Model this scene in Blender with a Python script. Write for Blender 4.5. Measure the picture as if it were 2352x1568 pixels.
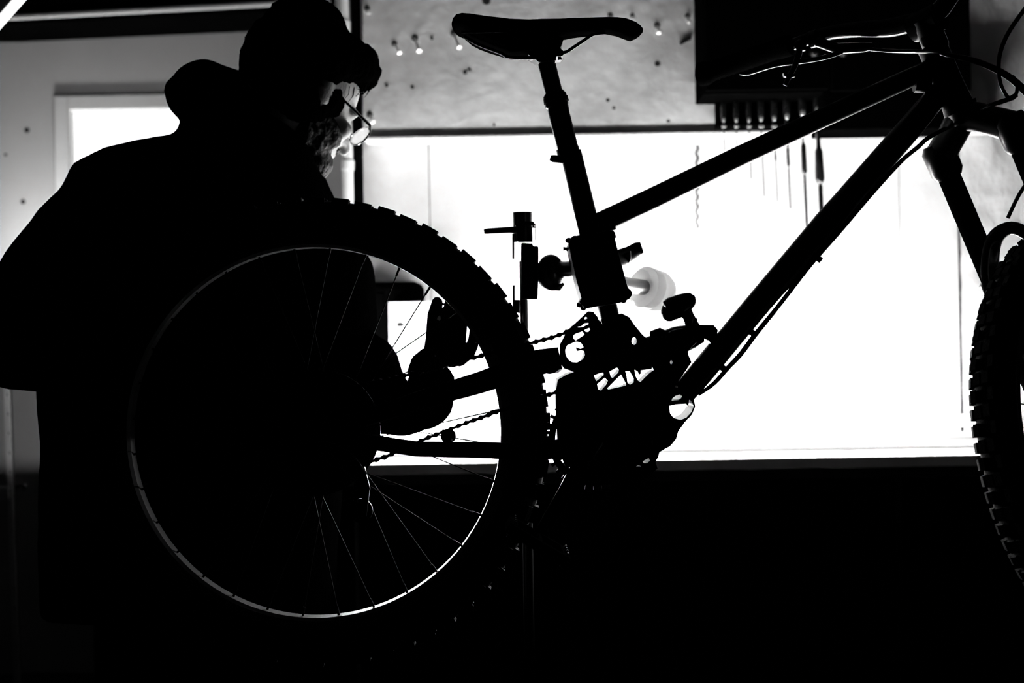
import bpy, bmesh, math, random
from mathutils import Vector, Matrix, Euler
from mathutils.geometry import tessellate_polygon
random.seed(7)
for o in list(bpy.data.objects): bpy.data.objects.remove(o)

# ------------------------------------------------------------------ camera
W_, H_ = 2352, 1568
LENS = 50.0
F = W_ * LENS / 36.0                 # focal length in pixels
ROLL = 0.016                         # the picture leans a little
CAMZ = 1.05
D0 = 2.30                            # distance of the bicycle's mid plane
CR, SR = math.cos(ROLL), math.sin(ROLL)
scene = bpy.context.scene
cam = bpy.data.objects.new('camera', bpy.data.cameras.new('camera'))
scene.collection.objects.link(cam)
cam.data.lens = LENS; cam.data.sensor_width = 36.0
cam.data.clip_start = 0.05
cam.matrix_world = Matrix(((CR, SR, 0, 0), (0, 0, -1, 0), (-SR, CR, 0, CAMZ), (0, 0, 0, 1)))
cam.data.dof.use_dof = True
cam.data.dof.focus_distance = D0
cam.data.dof.aperture_fstop = 3.2
scene.camera = cam

# ------------------------------------------------------------------ world, exposure
world = bpy.data.worlds.new('world'); scene.world = world
world.use_nodes = True
world.node_tree.nodes['Background'].inputs[0].default_value = (0, 0, 0, 1)
world.node_tree.nodes['Background'].inputs[1].default_value = 0.0
vs = scene.view_settings
vs.view_transform = 'Standard'; vs.look = 'None'; vs.gamma = 1.0
vs.use_curve_mapping = False
vs.exposure = 0.0
TUBE_POWER = 160.0        # emission of the long tube on the bench
FILL_POWER = 260.0         # emission of the unseen uplight added behind the mechanic
WINDOW_POWER = 1.1       # daylight on the frosted window
CEIL_POWER = 1.5         # tube at the ceiling

def P(x, y, d=D0):
    """world point seen at photo pixel x, y at distance d in front of the camera"""
    u = (x - W_ / 2) / F; v = (H_ / 2 - y) / F
    return Vector(((u * CR + v * SR) * d, d, CAMZ + (-u * SR + v * CR) * d))
def R(rp, d=D0): return rp * d / F

# ------------------------------------------------------------------ materials
MATS = {}
def mat(name, c, rough=0.5, metal=0.0, spec=0.5, bump=0.0, bscale=60.0, mottle=0.0, mscale=6.0, emit=0.0, coat=0.0, detail=6.0, stretch=None):
    m = bpy.data.materials.new(name); m.use_nodes = True
    nt = m.node_tree; b = nt.nodes['Principled BSDF']
    b.inputs['Base Color'].default_value = (c, c, c, 1)
    b.inputs['Roughness'].default_value = rough
    b.inputs['Metallic'].default_value = metal
    b.inputs['Specular IOR Level'].default_value = spec
    b.inputs['Coat Weight'].default_value = coat
    if emit:
        b.inputs['Emission Color'].default_value = (1, 1, 1, 1)
        b.inputs['Emission Strength'].default_value = emit
    if bump or mottle:
        tc = nt.nodes.new('ShaderNodeTexCoord')
        mp = nt.nodes.new('ShaderNodeMapping')
        nt.links.new(tc.outputs['Object'], mp.inputs['Vector'])
        if stretch: mp.inputs['Scale'].default_value = stretch
    if mottle:
        n = nt.nodes.new('ShaderNodeTexNoise'); n.inputs['Scale'].default_value = mscale
        n.inputs['Detail'].default_value = detail
        nt.links.new(mp.outputs[0], n.inputs['Vector'])
        r = nt.nodes.new('ShaderNodeValToRGB')
        lo = c * (1 - mottle)
        r.color_ramp.elements[0].position = 0.32; r.color_ramp.elements[0].color = (lo, lo, lo, 1)
        r.color_ramp.elements[1].position = 0.58; r.color_ramp.elements[1].color = (c, c, c, 1)
        nt.links.new(n.outputs['Fac'], r.inputs[0])
        nt.links.new(r.outputs[0], b.inputs['Base Color'])
    if bump:
        n2 = nt.nodes.new('ShaderNodeTexNoise'); n2.inputs['Scale'].default_value = bscale
        n2.inputs['Detail'].default_value = detail
        nt.links.new(mp.outputs[0], n2.inputs['Vector'])
        bp = nt.nodes.new('ShaderNodeBump'); bp.inputs['Strength'].default_value = bump
        bp.inputs['Distance'].default_value = 0.01
        nt.links.new(n2.outputs['Fac'], bp.inputs['Height'])
        nt.links.new(bp.outputs[0], b.inputs['Normal'])
    MATS[name] = m
    return m
mat('frame_paint', 0.002, 0.30, spec=0.22, mottle=0.3, mscale=30)
mat('gloss_black', 0.003, 0.16, spec=0.45, mottle=0.3, mscale=40)
mat('rubber', 0.003, 0.8, spec=0.06, bump=0.2, bscale=300)
mat('grip_rubber', 0.003, 0.6, spec=0.0, bump=0.3, bscale=400)
mat('saddle_cover', 0.002, 0.6, spec=0.0, bump=0.1, bscale=500)
mat('pedal_plastic', 0.004, 0.8, spec=0.0, mottle=0.2)
mat('stanchion', 0.002, 0.5, spec=0.0, mottle=0.2)
mat('beard_and_shade', 0.012, 0.6, spec=0.2, bump=0.5, bscale=150)
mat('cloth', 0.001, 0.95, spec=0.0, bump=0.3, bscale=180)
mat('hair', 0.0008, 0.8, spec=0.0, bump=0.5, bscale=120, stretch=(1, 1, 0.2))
mat('skin', 0.65, 0.5, spec=0.4, bump=0.15, bscale=260)
mat('shade_glove', 0.002, 0.9, spec=0.0, bump=0.3, bscale=300)
mat('dark_metal', 0.006, 0.4, metal=0.3, spec=0.3, mottle=0.3, mscale=60)
mat('chain_steel', 0.01, 0.5, metal=0.5, spec=0.4, mottle=0.4, mscale=90)
mat('spoke_steel', 0.004, 0.55, metal=0.0, spec=0.01, mottle=0.2, mscale=50)
mat('rim_metal', 0.4, 0.42, metal=0.6, spec=0.5, mottle=0.1, mscale=30)
mat('chrome', 0.75, 0.12, metal=1.0, mottle=0.05, mscale=20)
mat('stand_paint', 0.004, 0.3, spec=0.4, mottle=0.3, mscale=30)
mat('stand_steel', 0.35, 0.28, metal=1.0, mottle=0.15, mscale=30)
mat('clear_plastic', 0.8, 0.2, spec=0.6, mottle=0.05)
mat('white_board', 0.80, 0.75, spec=0.15, bump=0.25, bscale=28, mottle=0.05, mscale=9)
mat('ply_panel', 0.93, 0.8, spec=0.1, bump=0.2, bscale=40, mottle=0.36, mscale=6.5, detail=8)
mat('left_paint', 0.55, 0.85, spec=0.1, bump=0.1, bscale=60, mottle=0.08, mscale=3)
mat('plaster', 0.75, 0.9, spec=0.08, bump=0.9, bscale=22, mottle=0.08, mscale=8, stretch=(1, 1, 0.7))
mat('dark_wood', 0.002, 0.8, spec=0.0, mottle=0.4, mscale=20)
mat('dark_cabinet', 0.001, 0.9, spec=0.0, mottle=0.3, mscale=20)
mat('floor_dark', 0.012, 0.8, spec=0.1, mottle=0.4, mscale=4, bump=0.1)
mat('ceiling_dark', 0.006, 0.9, spec=0.05, mottle=0.3, mscale=3)
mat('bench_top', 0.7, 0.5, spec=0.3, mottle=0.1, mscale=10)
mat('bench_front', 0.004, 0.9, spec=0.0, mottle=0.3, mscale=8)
mat('white_paint', 0.8, 0.55, spec=0.3, mottle=0.06, mscale=12)
mat('window_frame', 0.78, 0.6, spec=0.2, mottle=0.04, mscale=12)
mat('carton', 0.8, 0.8, spec=0.1, mottle=0.08, mscale=14)
mat('tool_handle', 0.01, 0.12, spec=0.7, mottle=0.2, mscale=40)
mat('tool_steel', 0.1, 0.35, metal=0.8, mottle=0.2, mscale=40)
mat('nail_steel', 0.65, 0.3, metal=0.7, spec=0.5, mottle=0.1, mscale=60)
mat('hole_dark', 0.03, 0.9, spec=0.0, mottle=0.2, mscale=60)
mat('tube_glow', 0.9, 0.4, emit=TUBE_POWER)
mat('fill_glow', 0.9, 0.4, emit=FILL_POWER)
mat('ceil_glow', 0.9, 0.4, emit=CEIL_POWER)
mat('window_glow', 0.9, 0.4, emit=WINDOW_POWER)
# spectacle lens: mostly clear with a glossy skin
gm = bpy.data.materials.new('lens_glass'); gm.use_nodes = True
nt = gm.node_tree; nt.nodes.remove(nt.nodes['Principled BSDF'])
tr = nt.nodes.new('ShaderNodeBsdfTransparent'); gl = nt.nodes.new('ShaderNodeBsdfGlossy')
gl.inputs['Roughness'].default_value = 0.08
mx = nt.nodes.new('ShaderNodeMixShader'); fr = nt.nodes.new('ShaderNodeFresnel'); fr.inputs[0].default_value = 1.7
nt.links.new(fr.outputs[0], mx.inputs[0]); nt.links.new(tr.outputs[0], mx.inputs[1]); nt.links.new(gl.outputs[0], mx.inputs[2])
tl = nt.nodes.new('ShaderNodeBsdfTranslucent'); tl.inputs[0].default_value = (.9, .9, .9, 1)
mx2 = nt.nodes.new('ShaderNodeMixShader'); mx2.inputs[0].default_value = 0.3
nt.links.new(mx.outputs[0], mx2.inputs[1]); nt.links.new(tl.outputs[0], mx2.inputs[2])
nt.links.new(mx2.outputs[0], nt.nodes['Material Output'].inputs[0])
MATS['lens_glass'] = gm
mk = mat('milky_plastic', 0.8, 0.25, mottle=0.05)
nt = mk.node_tree; tl = nt.nodes.new('ShaderNodeBsdfTranslucent'); tl.inputs[0].default_value = (.9, .9, .9, 1)
mx2 = nt.nodes.new('ShaderNodeMixShader'); mx2.inputs[0].default_value = 0.75
nt.links.new(nt.nodes['Principled BSDF'].outputs[0], mx2.inputs[1]); nt.links.new(tl.outputs[0], mx2.inputs[2]); nt.links.new(mx2.outputs[0], nt.nodes['Material Output'].inputs[0])

# ------------------------------------------------------------------ mesh helpers
COL = scene.collection
WLOC = {}
def wloc(o):
    v = Vector(o.location)
    while o.parent:
        o = o.parent; v = v + Vector(o.location)
    return v
class MB:
    def __init__(s): s.V = []; s.Fc = []
    def add(s, v, f):
        n = len(s.V); s.V += [Vector(q) for q in v]; s.Fc += [tuple(i + n for i in q) for q in f]; return s
    def box(s, c, hx, hy, hz):
        c, hx, hy, hz = Vector(c), Vector(hx), Vector(hy), Vector(hz)
        v = [c + a * hx + b * hy + e * hz for e in (-1, 1) for b in (-1, 1) for a in (-1, 1)]
        return s.add(v, [(0, 2, 3, 1), (4, 5, 7, 6), (0, 1, 5, 4), (2, 6, 7, 3), (0, 4, 6, 2), (1, 3, 7, 5)])
    def aabb(s, a, b):
        a, b = Vector(a), Vector(b); c = (a + b) / 2; h = (b - a) / 2
        return s.box(c, (h.x, 0, 0), (0, h.y, 0), (0, 0, h.z))
    def pbox(s, x0, y0, x1, y1, d0, d1):
        """level box whose front face (at d0) fills a pixel rectangle"""
        xm, ym = (x0 + x1) / 2, (y0 + y1) / 2
        l, r = P(x0, ym, d0).x, P(x1, ym, d0).x; t, b = P(xm, y0, d0).z, P(xm, y1, d0).z
        return s.aabb((l, d0, b), (r, d1, t))
    def tube(s, pts, rads, n=12, caps=True, closed=False, flat=1.0):
        pts = [Vector(p) for p in pts]; m = len(pts)
        if not hasattr(rads, '__len__'): rads = [rads] * m
        T = []
        for i in range(m):
            a = pts[i - 1] if (i or closed) else pts[0]; b = pts[(i + 1) % m] if (i < m - 1 or closed) else pts[-1]
            T.append((b - a).normalized())
        up = Vector((0, 1, 0))
        if abs(T[0].dot(up)) > 0.9: up = Vector((0, 0, 1))
        N = (up - T[0] * up.dot(T[0])).normalized(); v = []
        for i in range(m):
            N = (N - T[i] * N.dot(T[i])).normalized(); B = T[i].cross(N)
            for k in range(n):
                a = 2 * math.pi * k / n
                v.append(pts[i] + (N * math.cos(a) * flat + B * math.sin(a)) * rads[i])
        f = []
        for i in range(m if closed else m - 1):
            j = (i + 1) % m
            for k in range(n):
                k2 = (k + 1) % n
                f.append((i * n + k, i * n + k2, j * n + k2, j * n + k))
        if caps and not closed:
            f.append(tuple(reversed(range(n)))); f.append(tuple((m - 1) * n + k for k in range(n)))
        return s.add(v, f)
    def ptube(s, pts, n=12, flat=1.0, sub=0):
        """pts: (x, y, d, radius in pixels)"""
        q = [(P(a[0], a[1], a[2]), R(a[3], a[2])) for a in pts]
        if sub: q = smooth_path(q, sub)
        return s.tube([a[0] for a in q], [a[1] for a in q], n, flat=flat)
    def ell(s, c, ax, ay, az, nu=20, nv=12):
        c, ax, ay, az = Vector(c), Vector(ax), Vector(ay), Vector(az); v = [c - az]; f = []
        for j in range(1, nv):
            t = -math.pi / 2 + math.pi * j / nv
            for k in range(nu):
                p = 2 * math.pi * k / nu
                v.append(c + ax * math.cos(t) * math.cos(p) + ay * math.cos(t) * math.sin(p) + az * math.sin(t))
        v.append(c + az); L = len(v) - 1
        for k in range(nu):
            k2 = (k + 1) % nu
            f.append((0, 1 + k2, 1 + k)); f.append((L, 1 + (nv - 2) * nu + k, 1 + (nv - 2) * nu + k2))
            for j in range(nv - 2):
                a = 1 + j * nu
                f.append((a + k, a + k2, a + nu + k2, a + nu + k))
        return s.add(v, f)
    def pell(s, x, y, d, rx, ry, rd, nu=20, nv=12, rot=0.0):
        """ellipsoid: centre pixel, pixel radii, depth radius in metres, rot = turn in the picture"""
        c, q = math.cos(rot), math.sin(rot); a, b = R(rx, d), R(ry, d)
        return s.ell(P(x, y, d), (a * c, 0, -a * q), (0, rd, 0), (b * q, 0, b * c), nu, nv)
    def plate(s, outer, holes, d0, d1):
        dm = (d0 + d1) / 2
        loops = [[P(x, y, dm) for x, y in outer]] + [[P(x, y, dm) for x, y in h] for h in holes]
        tri = tessellate_polygon([[Vector((p.x, p.z, 0)) for p in l] for l in loops])
        flat = [p for l in loops for p in l]; n = len(flat)
        v = [Vector((p.x, d0, p.z)) for p in flat] + [Vector((p.x, d1, p.z)) for p in flat]
        f = [tuple(t) for t in tri] + [tuple(i + n for i in reversed(t)) for t in tri]; o = 0
        for l in loops:
            m = len(l)
            for i in range(m): f.append((o + i, o + (i + 1) % m, o + (i + 1) % m + n, o + i + n))
            o += m
        return s.add(v, f)
    def lathe(s, prof, o, axis, n=32, closed=False):
        """prof: (radius, height along axis)"""
        o = Vector(o); axis = Vector(axis).normalized()
        e = Vector((0, 0, 1)) if abs(axis.z) < 0.9 else Vector((1, 0, 0))
        a = (e - axis * e.dot(axis)).normalized(); b = axis.cross(a); v = []; f = []; m = len(prof)
        for k in range(n):
            t = 2 * math.pi * k / n; dr = a * math.cos(t) + b * math.sin(t)
            v += [o + dr * r + axis * h for r, h in prof]
        for k in range(n):
            k2 = (k + 1) % n
            for i in range(m if closed else m - 1):
                j = (i + 1) % m
                f.append((k * m + i, k * m + j, k2 * m + j, k2 * m + i))
        if not closed:
            for i, rev in ((0, False), (m - 1, True)):
                if prof[i][0] > 1e-5:
                    q = tuple(k * m + i for k in range(n)); f.append(q if not rev else tuple(reversed(q)))
        return s.add(v, f)
    def xf(s, M):
        s.V = [M @ v for v in s.V]; return s
    def mesh(s, name, org):
        me = bpy.data.meshes.new(name)
        me.from_pydata([v - org for v in s.V], [], s.Fc); me.validate(); me.update()
        bm = bmesh.new(); bm.from_mesh(me); bmesh.ops.remove_doubles(bm, verts=bm.verts, dist=1e-6)
        bmesh.ops.recalc_face_normals(bm, faces=bm.faces); bm.to_mesh(me); bm.free()
        return me
    def build(s, name, m, parent=None, sharp=40, bevel=0.0, org=None):
        if org is None:
            lo = Vector([min(v[i] for v in s.V) for i in range(3)]); hi = Vector([max(v[i] for v in s.V) for i in range(3)])
            org = Vector(((lo.x + hi.x) / 2, (lo.y + hi.y) / 2, lo.z))
        me = s.mesh(name, org); me.materials.append(MATS[m])
        me.shade_smooth(); me.set_sharp_from_angle(angle=math.radians(sharp))
        o = bpy.data.objects.new(name, me); COL.objects.link(o)
        if parent is not None:
            o.parent = parent; o.location = org - wloc(parent)
        else: o.location = org
        if bevel:
            b = o.modifiers.new('bevel', 'BEVEL'); b.width = bevel; b.segments = 2; b.limit_method = 'ANGLE'
        return o
def smooth_path(q, sub):
    """Catmull-Rom through (point, radius)"""
    out = []; n = len(q)
    for i in range(n - 1):
        a, b, c, d = q[max(i - 1, 0)], q[i], q[i + 1], q[min(i + 2, n - 1)]
        for k in range(sub):
            t = k / sub
            def cr(x0, x1, x2, x3): return 0.5 * ((2 * x1) + (x2 - x0) * t + (2 * x0 - 5 * x1 + 4 * x2 - x3) * t * t + (3 * x1 - x0 - 3 * x2 + x3) * t ** 3)
            out.append((cr(a[0], b[0], c[0], d[0]), cr(a[1], b[1], c[1], d[1])))
    out.append(q[-1]); return out
def tag(o, label=None, cat=None, group=None, kind=None):
    if label: o['label'] = label
    if cat: o['category'] = cat
    if group: o['group'] = group
    if kind: o['kind'] = kind
    return o
def thing(name, label, cat, loc, group=None):
    o = bpy.data.objects.new(name, None); COL.objects.link(o); o.location = loc; o.empty_display_size = 0.05
    return tag(o, label, cat, group)
def fuse(mb, name, m, parent=None, voxel=0.012, smooth=6, org=None, disp=0.0, dscale=0.03, sub=False):
    """melt overlapping closed shapes into one continuous surface"""
    o = mb.build(name, m, None, org=Vector((0, 0, 0)) if org is None else org)
    r = o.modifiers.new('r', 'REMESH'); r.mode = 'VOXEL'; r.voxel_size = voxel
    sm = o.modifiers.new('s', 'SMOOTH'); sm.iterations = smooth; sm.factor = 0.5
    if disp:
        t = bpy.data.textures.new(name + '_noise', 'CLOUDS'); t.noise_scale = dscale
        dm = o.modifiers.new('d', 'DISPLACE'); dm.texture = t; dm.strength = disp; dm.mid_level = 0.5; dm.texture_coords = 'LOCAL'
    bpy.context.view_layer.update()
    dg = bpy.context.evaluated_depsgraph_get()
    me = bpy.data.meshes.new_from_object(o.evaluated_get(dg)); me.name = name
    o.modifiers.clear(); o.data = me; me.shade_smooth()
    if not me.materials: me.materials.append(MATS[m])
    if parent is not None:
        w = Vector(o.location); o.parent = parent; o.location = w - wloc(parent)
    return o
def circ(x, y, r, n=12, ry=None):
    ry = ry or r
    return [(x + r * math.cos(2 * math.pi * k / n), y + ry * math.sin(2 * math.pi * k / n)) for k in range(n)]
def copy_of(src, parent, loc, rot=None):
    c = src.copy(); COL.objects.link(c); c.parent = parent; c.location = loc
    if rot is not None: c.rotation_euler = rot
    return c

# ================================================================== THE SETTING
D_WALL, D_PANEL, D_BENCH, D_LEFT, D_TUBE = 3.70, 3.58, 3.10, 4.60, 3.30
def struct(o): o['kind'] = 'structure'; return o
struct(MB().aabb((-3.2, -0.4, -0.05), (3.0, 4.8, 0.0)).build('floor', 'floor_dark'))
struct(MB().aabb((-3.2, 1.8, 2.55), (3.0, 4.8, 2.6)).build('ceiling', 'ceiling_dark'))
xl_wall = P(814, 784, D_WALL).x; xr_plaster = P(2204, 600, D_WALL).x
z_bench = CAMZ - (1062 - 784) / F * D_BENCH
# white boarded wall behind the bench
wb = struct(MB().aabb((xl_wall, D_WALL + 0.012, 0), (xr_plaster + 0.02, D_WALL + 0.10, 2.55)).build('wall_back', 'dark_wood'))
seams = [814, 990, 1527, 2070, 2204]
for a, b in zip(seams[:-1], seams[1:]):
    x0, x1 = P(a, 700, D_WALL).x + 0.0012, P(b, 700, D_WALL).x - 0.0012
    MB().aabb((x0, D_WALL, 0.0), (x1, D_WALL + 0.012, 2.55)).build('board', 'white_board', wb, bevel=0.001)
# rough plaster at the right
pl = MB(); nx, nz = 60, 130; x0, x1 = xr_plaster, xr_plaster + 0.75
rnd = random.Random(3)
grid = [[rnd.gauss(0, 1) for _ in range(nx + 1)] for _ in range(nz + 1)]
def sm(i, j):
    s = 0; w = 0
    for a in (-1, 0, 1):
        for b in (-1, 0, 1):
            if 0 <= i + a <= nz and 0 <= j + b <= nx: s += grid[i + a][j + b]; w += 1
    return s / w
v = []; f = []
for i in range(nz + 1):
    for j in range(nx + 1):
        v.append((x0 + (x1 - x0) * j / nx, D_WALL - 0.01 - 0.0055 * sm(i, j), 0.6 + 1.95 * i / nz))
for i in range(nz):
    for j in range(nx):
        a = i * (nx + 1) + j; f.append((a, a + 1, a + nx + 2, a + nx + 1))
n0 = len(v); v += [(x0, D_WALL + 0.1, 0), (x1, D_WALL + 0.1, 0), (x1, D_WALL + 0.1, 2.55), (x0, D_WALL + 0.1, 2.55), (x0, D_WALL - 0.008, 0), (x1, D_WALL - 0.008, 0), (x1, D_WALL - 0.008, 0.6), (x0, D_WALL - 0.008, 0.6)]
f += [(n0, n0 + 3, n0 + 2, n0 + 1), (n0 + 4, n0 + 5, n0 + 6, n0 + 7)]
pl.add(v, f); struct(pl.build('wall_right', 'plaster', sharp=80))
# left wall, set back, with the window
xw = P(840, 700, D_LEFT).x
wx0, wx1 = P(161, 330, D_LEFT).x, P(560, 330, D_LEFT).x
wz1, wz0 = P(300, 252, D_LEFT).z, P(300, 640, D_LEFT).z
lw = MB()
lw.aabb((-3.2, D_LEFT, 0), (wx0, D_LEFT + 0.1, 2.55)); lw.aabb((wx1, D_LEFT, 0), (xw + 0.4, D_LEFT + 0.1, 2.55))
lw.aabb((wx0, D_LEFT, 0), (wx1, D_LEFT + 0.1, wz0)); lw.aabb((wx0, D_LEFT, wz1), (wx1, D_LEFT + 0.1, 2.55))
wl = struct(lw.build('wall_left', 'left_paint'))
def scuff(x, y, r): MB().lathe([(0, -0.0015), (r, -0.001), (r, 0.001)], P(x, y, D_LEFT), (0, 1, 0), 10).build('screw_hole', 'hole_dark', wl)
for x, y, r in ((62, 299, 0.009), (53, 463, 0.008), (13, 355, 0.005)): scuff(x, y, r)
win = struct(MB().aabb((wx0, D_LEFT + 0.05, wz0), (wx1, D_LEFT + 0.06, wz1)).build('window_1', 'window_glow'))
fw_ = R(34, D_LEFT)
wf = MB()
wf.aabb((wx0 - fw_, D_LEFT - 0.014, wz0 - fw_), (wx0, D_LEFT + 0.05, wz1 + fw_)); wf.aabb((wx1, D_LEFT - 0.014, wz0 - fw_), (wx1 + fw_, D_LEFT + 0.05, wz1 + fw_))
wf.aabb((wx0, D_LEFT - 0.014, wz1), (wx1, D_LEFT + 0.05, wz1 + fw_)); wf.aabb((wx0, D_LEFT - 0.014, wz0 - fw_), (wx1, D_LEFT + 0.05, wz0))
wf.build('window_frame', 'window_frame', win, bevel=0.004)
# beam with a pale rail above it, dark boarding over both
a, b = P(-200, 66, 4.4), P(760, 20, 4.15)
def skew_box(a, b, h, t):
    m = MB(); d = (b - a); y = Vector((0, t, 0)); z = Vector((0, 0, h))
    m.add([a, b, b + y, a + y, a + z, b + z, b + y + z, a + y + z], [(0, 1, 2, 3), (4, 7, 6, 5), (0, 4, 5, 1), (2, 6, 7, 3), (1, 5, 6, 2), (0, 3, 7, 4)]); return m
struct(skew_box(a, b, R(24, 4.3), 0.25).build('trim_1', 'dark_wood'))
a2, b2 = P(-200, 56, 4.38), P(760, 6, 4.13)
rail = MB(); rail.tube([a2 + Vector((0, -.012, R(4))), b2 + Vector((0, -.012, R(4)))], R(6.5, 4.3), 10)
tag(rail.build('conduit_rail', 'white_paint'), 'thin pale rail running along the top of the dark beam', 'rail')
a3, b3 = P(-200, 44, 4.42), P(760, 0, 4.17)
struct(skew_box(a3, b3, 0.55, 0.1).build('trim_2', 'dark_wood'))
# dark end post of the boarded wall and a pale pipe before it
struct(MB().aabb((P(811, 400, 3.64).x, 3.64, 0), (P(829, 400, 3.64).x, D_WALL + 0.15, 2.55)).build('trim_3', 'dark_wood'))
pp = MB(); pp.tube([P(806, 1010, 3.60), P(803, 600, 3.60), P(799, 420, 3.60), P(788, 20, 3.60), P(783, -120, 3.60)], R(13, 3.60), 14)
pipe = pp.build('wall_pipe', 'white_paint'); tag(pipe, 'pale vertical pipe beside the dark post behind the spectacles', 'pipe')
for y in (60, 380): MB().lathe([(R(15, 3.66), -0.012), (R(15, 3.66), 0.012)], P(799 - (400 - y) * 0.028, y, 3.60), (0.03, 0, 1), 14).build('pipe_clip', 'white_paint', pipe)

# overhead panel with its lip and nails
pan = thing('overhead_panel', 'pale scuffed panel above the lit wall, studded with nails', 'panel', P(1220, 318, D_PANEL))
z_lip = P(1400, 312, D_PANEL).z
px0, px1 = P(833, 150, D_PANEL).x, P(2204, 150, D_PANEL).x
SLOPE = math.tan(math.radians(5.0))
zb_, zt_ = z_lip + .004, 2.4; dt_ = D_PANEL + SLOPE * (zt_ - zb_)
fb = MB(); fb.add([(px0, D_PANEL, zb_), (px1, D_PANEL, zb_), (px1, D_WALL - .004, zb_), (px0, D_WALL - .004, zb_), (px0, dt_, zt_), (px1, dt_, zt_), (px1, D_WALL - .004, zt_), (px0, D_WALL - .004, zt_)],
                  [(0, 1, 2, 3), (4, 7, 6, 5), (0, 4, 5, 1), (2, 6, 7, 3), (1, 5, 6, 2), (0, 3, 7, 4)])
fb.build('face_board', 'ply_panel', pan)
def dpan(y): return D_PANEL + SLOPE * max(0.0, (312 - y) / F * D_PANEL) * 1.01
MB().aabb((px0, D_PANEL - 0.0065, z_lip), (P(2306, 300, D_PANEL).x, D_WALL - 0.02, z_lip + 0.005)).build('bottom_lip', 'ply_panel', pan)
def nail(x0, y0, x1, y1, r=7):
    m = MB(); a = P(x0, y0, dpan(y0)); b = P(x1, y1, dpan(y1) - 0.035)
    m.tube([a, b], R(r * 0.45, D_PANEL), 8)
    dr = (b - a).normalized(); m.lathe([(0, 0.0035), (R(r * .8, D_PANEL), 0.0025), (R(r, D_PANEL), 0), (R(r * .8, D_PANEL), -0.002)], b, dr, 12)
    m.build('nail', 'nail_steel', pan)
    MB().lathe([(0, -0.0008), (R(r * 1.1, D_PANEL), -0.0006), (R(r * 1.1, D_PANEL), 0.001)], a, (0, 1, -SLOPE), 10).build('nail_hole', 'hole_dark', pan)
for q in ((843, 20, 846, 28, 6), (906, 101, 917, 120, 6), (953, 88, 963, 117, 7), (1042, 77, 1055, 109, 7), (1402, 36, 1405, 44, 6), (1452, 36, 1456, 42, 5),
          (1509, 58, 1513, 73, 7), (1579, 37, 1583, 50, 6), (849, 264, 855, 278, 7), (1600, 48, 1604, 56, 5)): nail(*q)
for x, y, r in ((1510, 146, 7), (1068, 166, 5), (1078, 160, 4), (992, 88, 4), (888, 196, 4), (947, 200, 4), (1135, 287, 3), (1396, 230, 4), (1410, 248, 4), (1535, 278, 4), (1117, 2, 10)):
    MB().lathe([(0, -0.0008), (R(r, D_PANEL), -0.0006), (R(r, D_PANEL), 0.001)], P(x, y, dpan(y)), (0, 1, -SLOPE), 10).build('screw_hole', 'hole_dark', pan)
bt = MB().tube([P(1562, 100, dpan(100) - .003), P(1586, 88, dpan(88) - .003)], R(3.5, D_PANEL), 8); bt.build('nail_shank', 'dark_metal', pan)

# ------------------------------------------------------------------ dark wall cabinet and the tool rack below it
cab = thing('wall_cabinet', 'dark wall cabinet filling the upper right behind the handlebar', 'cabinet', P(1900, 298, 3.42))
MB().pbox(1612, -260, 2228, 212, 3.42, D_PANEL - 0.008).build('cabinet_body', 'dark_cabinet', cab, bevel=0.003)  # right end carried over the plaster in place of its shade
MB().pbox(1892, 206, 2228, 296, 3.42, D_PANEL - 0.008).build('lower_compartment', 'dark_cabinet', cab, bevel=0.003)
for xa, xb in ((1618, 1900), (1906, 2222)):
    d_ = MB().pbox(xa, -255, xb, 206, 3.402, 3.418).build('door', 'dark_cabinet', cab, bevel=0.002)
    MB().ell(P(xb - 30 if xa < 1700 else xa + 30, 120, 3.39), (.012, 0, 0), (0, .012, 0), (0, 0, .012)).build('knob', 'dark_metal', d_)
rack = thing('tool_rack', 'dark board rack holding a row of screwdrivers under the cabinet', 'rack', P(1770, 290, 3.5))
MB().pbox(1646, 204, 1890, 291, 3.535, D_PANEL - 0.008).build('back_board', 'dark_cabinet', rack, bevel=0.002)
SH = 3.50
MB().pbox(1650, 284, 1890, 287, 3.517, 3.535).build('ledge', 'dark_cabinet', rack)
words = ['first and smallest', 'second', 'third', 'fourth', 'fifth', 'sixth', 'seventh, long', 'eighth and thickest']
tools = [  # x, handle highlight y, handle r px, [(y, r px) of the shaft below]
    (1662, 275, 6, [(291, 1.5), (345, 1.5)]), (1691, 275, 6, [(291, 1.5), (372, 1.5)]), (1720, 275, 6, [(291, 1.6), (410, 1.6)]),
    (1748, 271, 7.5, [(291, 1.8), (450, 1.8)]), (1778, 271, 7.5, [(291, 2.2), (354, 2.2), (356, 3), (367, 3), (369, 1.6), (462, 1.6)]),
    (1807, 266, 8.5, [(291, 2.5), (340, 2.5), (343, 4.2), (378, 4.2), (383, 1.5), (388, 2.2), (478, 2.2)]),
    (1843, 259, 9, [(291, 2.5), (324, 2.5), (336, 6.5), (395, 7), (400, 3), (406, 3.6), (515, 3.4), (532, 1.5)]),
    (1878, 252, 10, [(285, 5), (308, 5), (338, 6), (347, 9.5), (410, 11.5), (418, 9), (423, 3.5), (428, 5.8), (520, 5.6)])]
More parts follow.
